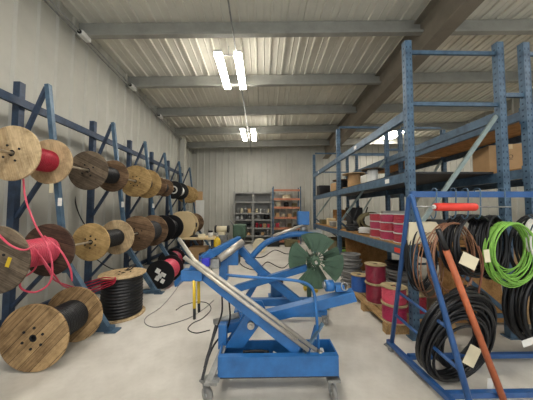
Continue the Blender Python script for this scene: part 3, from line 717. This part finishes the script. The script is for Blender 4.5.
# box beam rising to the right
a, b = P(258, 318, 2.12), P(354, 294.5, 2.0)
beam('lift_beam', [a, b], .11, .085, 'lift', t)
beam('lift_beam', [P(221, 329, 2.1), P(262, 318, 2.1)], .07, .075, 'lift', t)
mb = MB(); mb.cyl(P(214, 322, 2.08), P(239, 315, 2.08), .026, 12); mb.build('hydraulic_cylinder', M['zinc'], t)
# pivot strut
mb = MB(); q = [P(225, 348, 1.95), P(243, 348, 1.95), P(266, 316, 1.95), P(262, 307, 1.95), P(251, 306, 1.95)]
mb.prism(q, (0, .02, 0)); mb.build('pivot_strut', M['lift'], t)
mb = MB(); mb.prism([p + Vector((0, .12, 0)) for p in q], (0, .02, 0)); mb.build('pivot_strut', M['lift'], t)
mb = MB(); c = P(251, 324.5, 1.95); mb.cyl(c, c + Vector((0, -.03, 0)), .03, 16); mb.cyl(c + Vector((0, -.03, 0)), c + Vector((0, -.045, 0)), .016, 6); mb.build('pivot_bolt', M['silver'], t)
mb = MB(); mb.box(P(223, 335, 2.02), (.07, .07, .2)); mb.build('left_post', M['lift'], t)
# handle tube
mb = MB(); mb.tube(smooth_path([P(226, 275, Y + .05), P(250, 277, Y + .05), P(280, 279, Y + .05), P(298, 281, Y + .05), P(309, 285, Y + .04), P(314, 293, Y + .03), P(316, 310, Y), P(317.5, 330, Y), P(318.5, 350, Y)], 5), .0125, 10)
mb.build('curved_handle', M['lift'], t)
beam('bracket', [P(299, 361, Y - .06), P(323, 323, Y)], .012, .05, 'rack', t, (0, 1, 0))
beam('bracket', [P(306, 360, Y - .04), P(316, 325, Y + .05)], .012, .05, 'lift', t, (0, 1, 0))
mb = MB(); mb.cyl(P(304, 353, 1.95), P(323, 354, 1.95), .045, 14); single('rope_roll', mb, M['white'], 'white rolled rope lying in the tray of the front blue lift', 'rope')
mb = MB(); mb.cyl(P(273, 352, 1.92), P(292, 362, 1.86), .008, 8); single('white_stick', mb, M['white'], 'short white stick in the tray of the front blue lift', 'stick')
mb = MB(); mb.tube(smooth_path([P(243, 352, 1.9), P(255, 351, 1.92), P(268, 352, 1.9), P(262, 355, 1.86), P(250, 354, 1.88)], 5), .012, 6); single('black_hose', mb, M['black'], 'dark hose lying in the tray of the front blue lift', 'hose')
# chain hoist on the beam end
c = P(333, 285, 2.03)
t = thing('chain_hoist', 'small blue chain hoist sitting on the raised end of the front lift beam', 'hoist', c - Vector((0, 0, .05)))
mb = MB(); mb.cyl(c + Vector((-.07, 0, -.005)), c + Vector((.0, 0, -.005)), .05, 18); mb.box(c + Vector((.05, 0, -.02)), (.08, .09, .06), bev=.008); mb.build('hoist_body', M['lift'], t)
mb = MB(); mb.cyl(c + Vector((-.09, -.005, 0)), c + Vector((-.07, -.005, 0)), .03, 12); mb.build('chain_wheel', M['zinc'], t)
mb = MB(); mb.tube(arc(c + Vector((.09, -.04, -.0)), .03, 0, 2 * PI, 14, (1, .2, 0), (0, .4, 1)), .006, 6); mb.build('chain', M['zinc'], t)
# hoses on the lift's left
mb = MB(); mb.tube(smooth_path([P(222, 296, 2.0), P(222, 312, 2.02), P(218, 325, 2.0), P(212, 342, 1.95), P(206, 360, 1.9), P(203, 378, 1.86)], 6), .008, 6)
mb.tube(smooth_path([P(229, 300, 2.0), P(230, 318, 2.02), P(226, 330, 2.05), P(214, 345, 2.0), P(204, 368, 1.9)], 6), .008, 6)
single('hydraulic_hose', mb, M['black'], 'pair of black hydraulic hoses running down the left side of the front lift', 'hose')
# ================================================================ second lift
Y2 = 3.2
t = thing('cable_lift', 'second blue reel lift, behind the first, carrying the green reel', 'lift', (.2, Y2, 0))
beam('main_arm', [P(203, 259, 2.95), P(213, 252, 3.0)], .1, .1, 'lift', t)
beam('main_arm', [P(211, 254, 3.0), P(240, 239, 3.25)], .09, .085, 'lift', t)
mb = MB(); mb.cyl(P(219, 259, 2.95), P(243, 242, 3.15), .05, 16); mb.build('silver_cylinder', M['silver'], t)
mb = MB(); mb.box(P(231, 257, 3.1), (.2, .1, .2)); mb.build('arm_plate', M['lift'], t)
mb = MB(); mb.box(P(215, 263, 3.0), (.13, .12, .12), bev=.01); mb.build('motor', M['zinc'], t)
mb = MB(); mb.box(P(206, 262, 2.9), (.1, .08, .1), bev=.01); mb.build('blue_cap', paint('violet_blue', '3434c0', .5), t)
beam('cross_arm', [P(232, 240, 3.3), P(262, 272, 3.25), P(300, 303, 3.15)], .09, .1, 'lift', t)
mb = MB(); mb.tube(smooth_path([P(247, 263, 3.3), P(256, 252, 3.3), P(266, 243, 3.3), P(280, 237, 3.3), P(296, 234, 3.3), P(316, 235, 3.3)], 5), .045, 6); mb.build('curved_arm', M['lift'], t)
mb = MB(); mb.cyl(P(273, 236, 3.2), P(306, 224, 3.3), .02, 10); mb.build('silver_rod', M['silver'], t)
beam('reel_beam', [P(238, 288, 3.2), P(307, 267, 3.1)], .09, .09, 'lift', t)
beam('reel_beam', [P(225, 293, 3.2), P(240, 286, 3.2)], .07, .07, 'lift', t)
beam('leg', [P(244, 303, 3.3), P(262, 272, 3.3)], .07, .09, 'lift', t, (0, 1, 0))
mb = MB(); mb.box(P(224, 268, 3.1), (.11, .11, .3)); mb.build('left_post', M['lift'], t)
mb = MB(); mb.box((.25, 3.35, .16), (1.25, .08, .1)); mb.box((.25, 3.05, .12), (1.2, .06, .06)); mb.bar((-.33, 3.05, .13), (-.33, 3.35, .13), .08, .06); mb.bar((.83, 3.05, .13), (.83, 3.35, .13), .08, .06); mb.build('base_frame', M['lift'], t)
for (x, y) in ((-.33, 3.0), (.83, 3.0), (-.33, 3.4), (.83, 3.4)): caster((x, y, 0), t, .045, .3, 'grey', top=.11)
mb = MB(); mb.box(P(303, 218, 3.35), (.16, .16, .2), bev=.01); mb.build('motor_box', M['lift'], t)
mb = MB(); mb.cyl(P(303, 226, 3.35), P(303, 232, 3.35), .05, 12); mb.box(P(314, 232, 3.35), (.2, .1, .06)); mb.build('motor_mount', M['zinc'], t)
# green reel
c = P(315.5, 261, 3.02)
t = thing('green_reel', 'large dark green reel with four fan shaped blades on the second lift', 'reel', c, rot=(0, 0, R(-8)))
def sector(a, ha, r0, r1, y):
    pts = [Vector((r1 * math.cos(a + ha * (k / 6 - 1)), y, r1 * math.sin(a + ha * (k / 6 - 1)))) for k in range(13)]
    pts += [Vector((r0 * math.cos(a - ha * (k / 6 - 1)), y, r0 * math.sin(a - ha * (k / 6 - 1)))) for k in range(13)]
    return pts
for yy in (-.02, .2):
    for a in ((78, 166, 258, 345) if yy < 0 else (90, 178, 270, 357)):
        mb = MB(); mb.prism(sector(R(a), R(31), .13, .36, yy), (0, .008, 0)); bl = mb.build('blade', M['green'], t, False)
        mb = MB()
        for da in (-20, 0, 20):
            u = Vector((math.cos(R(a + da)), 0, math.sin(R(a + da))))
            mb.bar(Vector((0, yy - .008, 0)) + u * .05, Vector((0, yy - .008, 0)) + u * .3, .012, .014, (0, 1, 0))
        mb.build('spoke', M['green'], bl, False)
mb = MB(); mb.lathe([(.02, -.06), (.06, -.06), (.06, .24), (.02, .24)], n=20, closed=True); mb.build('hub', M['green'], t, False)
mb = MB(); mb.cyl((0, -.12, 0), (0, .4, 0), .018, 10); mb.build('shaft', M['silver'], t, False)
for k_ in range(8):
    a = 2 * PI * k_ / 8
    mb = MB(); mb.cyl((.15 * math.cos(a), -.02, .15 * math.sin(a)), (.15 * math.cos(a), .2, .15 * math.sin(a)), .01, 6); mb.build('crossbar', M['green'], t, False)
# reel stand leg
mb = MB(); mb.bar(c + Vector((0, .43, 0)), (c.x, c.y + .43, .02), .06, .04); mb.bar((c.x - .3, c.y + .43, .03), (c.x + .3, c.y + .43, .03), .06, .04); single('reel_stand', mb, M['green'], 'green steel stand under the large green reel', 'stand')
# pump unit behind
pc = F(277, 297)
t = thing('pump_unit', 'small blue pump with a rusty motor on the floor behind the second lift', 'pump', (pc.x, pc.y, 0))
mb = MB(); mb.lathe([(.001, .02), (.1, .02), (.11, .04), (.11, .2), (.1, .22), (.001, .22)], axis='Z', n=20); mb.box((0, 0, .01), (.3, .26, .02)); mb.build('tank', M['lift'], t, False)
mb = MB(); mb.cyl((-.1, 0, .28), (.1, 0, .28), .06, 16); mb.cyl((0, 0, .22), (0, 0, .26), .04, 12); mb.cyl((.04, 0, .33), (.04, 0, .4), .02, 8); mb.build('motor', paint('rusty', '6e5a48', .7, .3), t, False)
pc = F(311, 290)
t = thing('hand_drill', 'yellow and black power drill lying on the floor below the green reel', 'drill', (pc.x, pc.y, 0), rot=(0, 0, .3))
mb = MB(); mb.cyl((-.14, 0, .05), (.1, 0, .05), .045, 14); mb.bar((.0, 0, .04), (.02, -.17, .03), .05, .045); mb.build('body', M['yellow'], t, False)
mb = MB(); mb.cyl((.1, 0, .05), (.19, 0, .05), .028, 12); mb.cyl((.19, 0, .05), (.27, 0, .05), .01, 8); mb.build('chuck', M['blackpl'], t, False)
# cables on the floor
def floor_cable(label, pts, r, m, nm='floor_cable'):
    mb = MB(); mb.tube(smooth_path([F(a, b, r) for a, b in pts], 7), r, 6); single(nm, mb, M[m], label, 'cable')
floor_cable('thin grey cable looping over the bare floor left of the front lift', [(186, 262), (181.5, 277.5), (177, 288), (162, 306), (147, 316.5), (145, 323), (153, 327), (165, 325.5), (189, 318), (205, 308), (214, 300)], .006, 'grey')
floor_cable('black cable looping on the floor behind the yellow handles', [(176, 310), (184, 305), (197, 302), (207, 303), (211, 309), (203, 318), (193, 323), (188, 329), (196, 333), (210, 330)], .006, 'black')
floor_cable('black hose curling on the floor under the second lift', [(236, 258), (243, 266), (255, 270), (262, 266), (268, 262), (282, 268), (290, 262)], .011, 'black')
floor_cable('black hose on the floor in front of the back shelving', [(240, 249), (247, 256), (262, 257), (275, 250), (288, 254), (300, 249), (309, 254)], .015, 'black')
mb = MB(); mb.tube(smooth_path([P(74, 183, 4.1), P(76, 205, 4.1), P(83, 222, 4.1), P(92, 232, 4.1)], 6), .01, 6); single('loose_cable', mb, M['black'], 'black cable hanging below the weathered spool on the wall rack', 'cable')
mb = MB(); mb.tube(smooth_path([P(92, 256, 3.95), P(110, 268, 3.8), P(128, 270, 3.45), P(136, 264, 3.6), P(126, 270, 3.2)], 6), .008, 6); single('loose_cable', mb, M['black'], 'thin black cable drooping onto the pale top of the upright spool', 'cable')
# ================================================================ back shelving
def shelving(name, label, xa, xb, y, depth, h, zs, m, mp, lip=.05):
    t = thing(name, label, 'shelving', ((xa + xb) / 2, y, 0))
    for x in (xa, xb):
        for yy in (y - depth / 2, y + depth / 2):
            mb = MB(); mb.box((x, yy, h / 2), (.05, .05, h)); mb.build('post', mp, t)
    for z in zs:
        mb = MB(); mb.box(((xa + xb) / 2, y, z), (xb - xa - .05, depth - .05, .02)); mb.box(((xa + xb) / 2, y - depth / 2 + .0, z - .02), (xb - xa - .05, .02, lip)); mb.build('shelf', m, t)
    return t
GS = paint('shelf_grey', '8f8f8a', .5, .1, .1, 5); OS = paint('shelf_orange', 'b87a5c', .5, 0, .12, 5)
zg = (.12, .36, .7, 1.07, 1.36, 1.86, 2.28); zo = (.12, .7, 1.17, 1.62, 2.0, 2.4)
g1 = shelving('grey_shelving', 'grey steel shelving bay against the back wall, left of the pair', -1.24, -.42, 10.3, .5, 2.32, zg, GS, GS)
g2 = shelving('grey_shelving', 'grey steel shelving bay against the back wall, next to the orange shelves', -.38, .42, 10.3, .5, 2.32, zg, GS, GS)
for g, xc in ((g1, -.83), (g2, .02)):
    mb = MB(); mb.box((xc, 10.545, 1.16), (.8, .006, 2.3)); mb.build('back_panel', GS, g)
shelving('orange_shelving', 'shelving with orange beams and blue-grey posts against the back wall', .5, 1.72, 10.3, .6, 2.55, zo, OS, M['rack'], .09)
cols = {'cream': M['cream'], 'red': M['red'], 'black': M['blackpl'], 'grey': M['zinc'], 'brown': M['card'], 'white': M['white'], 'green': M['green'], 'blue': M['blue'], 'olive': M['olive'], 'yellow': M['yellow']}
items = [(-1.24, .7, 'left grey shelving bay', [(.36, 'black grey brown'), (.7, 'green grey black'), (1.07, 'grey white black grey'), (1.36, 'grey cream grey brown')]),
         (-.38, .7, 'right grey shelving bay', [(.36, 'black brown grey'), (.7, 'red red brown red'), (1.07, 'grey black'), (1.36, 'cream white grey cream')]),
         (.5, 1.1, 'orange beamed shelving', [(.12, 'black grey black'), (.7, 'red grey olive black'), (1.17, 'brown cream brown olive'), (1.62, 'cream black olive'), (2.0, 'cream')])]
rnd = random.Random(3)
for x0, w, nm, rows in items:
    zl_ = {z: i for i, z in enumerate([r[0] for r in rows])}
    for z, cs in rows:
        cs = cs.split(); n = len(cs)
        for i, cn in enumerate(cs):
            lv = ['ankle', 'knee', 'waist', 'chest', 'top'][zl_[z]]
            ps = 'left end' if i == 0 else ('right end' if i == n - 1 else '%s of centre' % ('left' if i < n / 2 else 'right'))
            wx = w / n * rnd.uniform(.55, .85); h = rnd.uniform(.12, .24); x = x0 + .06 + w * (i + .5) / n
            sh = rnd.choice('bcr') if cn not in ('brown',) else 'b'
            mb = MB(); zz = z + .0105
            if sh == 'b': mb.box((x, 10.25, zz + h / 2), (wx, .28, h), bev=.01); kind = ('storage_box', 'box')
            elif sh == 'c': mb.lathe([(.001, 0), (min(wx, .28) / 2, 0), (min(wx, .28) / 2, h * .8), (min(wx, .28) / 3, h), (.001, h)], (x, 10.25, zz), 'Z', 18); kind = ('metal_tub', 'tub')
            else:
                rr = min(wx, .4) / 2 - .03
                for q in range(4): mb.tube(arc((x, 10.25, zz + .03 + q * .045), rr - .01 * (q % 2), 0, 2 * PI, 20, (1, 0, 0), (0, .6, 0))[:-1], .025, 6, closed=True)
                kind = ('cable_coil', 'coil')
            single(kind[0], mb, cols[cn], '%s %s, %s, on shelf at %s height, %s' % (cn, kind[0].replace('_', ' '), ps, lv, nm), kind[1], 'goods on the back shelving')
# pale reel lying against the shelving foot
pc = F(260, 251)
spool('pale cream reel standing on the floor in front of the grey shelving', (pc.x + .0, pc.y - .3, .25), .25, .16, .15, M['cream'], M['dark'], bolts=0, hole=.04)
# green machine, left of the shelving
t = thing('pipe_bender', 'dark green machine on a pedestal left of the back shelving', 'machine', (-.75, 7.4, 0))
mb = MB(); mb.box((-.75, 7.4, .3), (.34, .34, .6), bev=.02); mb.build('pedestal', M['dark'], t)
mb = MB(); mb.box((-.72, 7.35, .82), (.42, .35, .44), bev=.06); mb.build('machine_head', M['green'], t)
mb = MB(); mb.cyl((-.72, 7.16, .86), (-.72, 7.12, .86), .15, 20); mb.build('disc_cover', M['green'], t)
mb = MB(); mb.cyl((-.9, 7.25, .98), (-1.02, 7.2, 1.18), .018, 8); mb.build('lever', M['zinc'], t)
t = thing('bench_grinder', 'grey bench machine with round head, left of the green machine', 'machine', (-1.3, 7.4, 0))
mb = MB(); mb.box((-1.3, 7.4, .35), (.36, .3, .7), bev=.02); mb.build('pedestal', M['zinc'], t)
mb = MB(); mb.cyl((-1.5, 7.4, .88), (-1.1, 7.4, .88), .1, 16); mb.box((-1.3, 7.4, .74), (.2, .2, .1)); mb.build('motor', M['cream'], t)
mb = MB(); mb.cyl((-1.53, 7.4, .88), (-1.47, 7.4, .88), .12, 18); mb.build('grinding_wheel', M['dark'], t)
mb = MB(); mb.cyl((-1.13, 7.4, .88), (-1.07, 7.4, .88), .12, 18); mb.build('grinding_wheel', M['dark'], t)
# work table at left with goods
t = thing('work_table', 'low work table with a pale board top at the far left', 'table', (-1.85, 6.95, 0))
mb = MB(); mb.box((-1.85, 6.95, .66), (.95, .8, .04), bev=.005); mb.build('table_top', M['tan'], t)
for sx in (-.42, .42):
    for sy in (-.35, .35):
        mb = MB(); mb.box((-1.85 + sx, 6.95 + sy, .32), (.05, .05, .64)); mb.build('leg', M['rackdk'], t)
cbox('cardboard_carton', 'brown carton under the far left work table', 'box', (-1.9, 6.9, 0), (.5, .4, .4), M['card'])
t = thing('drill_press', 'small black drill press on the far left work table', 'machine', (-2.1, 7.0, .68))
mb = MB(); mb.box((0, 0, .015), (.24, .2, .03)); mb.build('foot_plate', M['dark'], t, False)
mb = MB(); mb.cyl((0, .05, .03), (0, .05, .42), .022, 10); mb.build('column', M['zinc'], t, False)
mb = MB(); mb.box((0, -.02, .36), (.16, .26, .13), bev=.02); mb.cyl((0, -.1, .3), (0, -.1, .18), .02, 8); mb.build('drill_head', M['blackpl'], t, False)
t = thing('jug', 'yellow plastic jug standing beyond the front lift, by the work table', 'jug', (-1.22, 6.2, 0))
cbox('storage_crate', 'grey crate under the yellow jug', 'crate', (-1.2, 6.25, 0), (.4, .4, .5), M['dark']); t.location = (-1.22, 6.2, .5)
mb = MB(); mb.lathe([(.001, 0), (.09, 0), (.095, .02), (.095, .17), (.06, .23), (.025, .25), (.025, .28), (.001, .28)], axis='Z', n=18); mb.build('jug_body', M['yellow'], t, False)
mb = MB(); mb.cyl((0, 0, .28), (0, 0, .31), .028, 12); mb.build('cap', M['white'], t, False)
t = thing('glue_pot', 'white pot with a black lid on the far left work table', 'pot', (-1.55, 6.85, .68))
mb = MB(); mb.lathe([(.001, 0), (.07, 0), (.07, .15), (.001, .15)], axis='Z', n=18); mb.build('pot_body', M['white'], t, False)
mb = MB(); mb.cyl((0, 0, .15), (0, 0, .2), .072, 18); mb.build('lid', M['blackpl'], t, False)
cbox('tool_box', 'dark tool box on the floor right of the pale reel', 'box', (.45, 9.4, 0), (.5, .35, .3), M['blackpl'], .1, .02)
cbox('tool_box', 'olive tool bag on the floor before the orange shelving', 'bag', (1.2, 9.3, 0), (.55, .35, .28), M['olive'], -.1, .05)
cbox('storage_crate', 'black crate on the floor left of the back shelving', 'crate', (-1.75, 9.3, 0), (.6, .5, .45), M['blackpl'], .1)
# tall pallets and boards against the left wall at the far end
for (x, y, z0, h, lb) in ((-2.55, 9.3, 0, 1.9, 'tall pale board standing at the far left wall by the last rack frame'), (-2.75, 9.8, 0, 2.3, 'tall brown board standing in the far left corner')):
    mb = MB(); mb.box((x, y, h / 2), (.34, .06, h), bev=.004); single('standing_board', mb, M['white'] if h < 2 else M['card'], lb, 'board')
# ================================================================ added pale world fill, let in where the near wall is left out
w = bpy.data.worlds.new('world'); scene.world = w; w.use_nodes = True
w.node_tree.nodes['Background'].inputs[0].default_value = lin('dfe4ea'); w.node_tree.nodes['Background'].inputs[1].default_value = .6
vs = scene.view_settings; vs.view_transform = 'Standard'; vs.look = 'None'; vs.gamma = 1; vs.use_curve_mapping = False; vs.exposure = 1.4
# more goods around the far left work area and the far rack bay
cbox('storage_crate', 'blue crate on the floor in front of the far left work table', 'crate', (-1.55, 6.25, 0), (.34, .3, .24), M['blue'], .3)
cbox('parts_box', 'cream box on the far left work table between pot and drill press', 'box', (-1.8, 6.8, .681), (.2, .16, .1), M['cream'], .2)
cbox('tool_box', 'black tool box on the floor by the dark crate under the yellow jug', 'box', (-.85, 6.55, 0), (.4, .28, .3), M['blackpl'], -.3, .02)
t = thing('stool', 'low grey work stool between the work table and the green machine', 'stool', (-1.0, 5.6, 0))
mb = MB(); mb.lathe([(.001, .42), (.16, .42), (.17, .44), (.16, .46), (.001, .46)], axis='Z', n=24); mb.build('seat', M['dark'], t)
t.location = (0, 0, 0); t.location = (-1.35, 5.5, 0)
for o_ in list(t.children): o_.location = (0, 0, 0)
for k_ in range(4):
    a = PI / 4 + k_ * PI / 2
    mb = MB(); mb.cyl((.1 * math.cos(a), .1 * math.sin(a), .42), (.17 * math.cos(a), .17 * math.sin(a), 0), .013, 8); mb.build('leg', M['zinc'], t, False)
coil('cable_coil', 'black cable coil lying flat on the floor before the far left work table', (-1.0, 7.0, .06), (0, .05, 1), .2, .016, 8, .09, M['black'], seed=41, hang=False)
coil('cable_coil', 'black cable coil lying on the floor at the foot of the orange shelving', (.8, 9.9, .05), (0, .05, 1), .22, .018, 8, .08, M['black'], seed=42, hang=False)
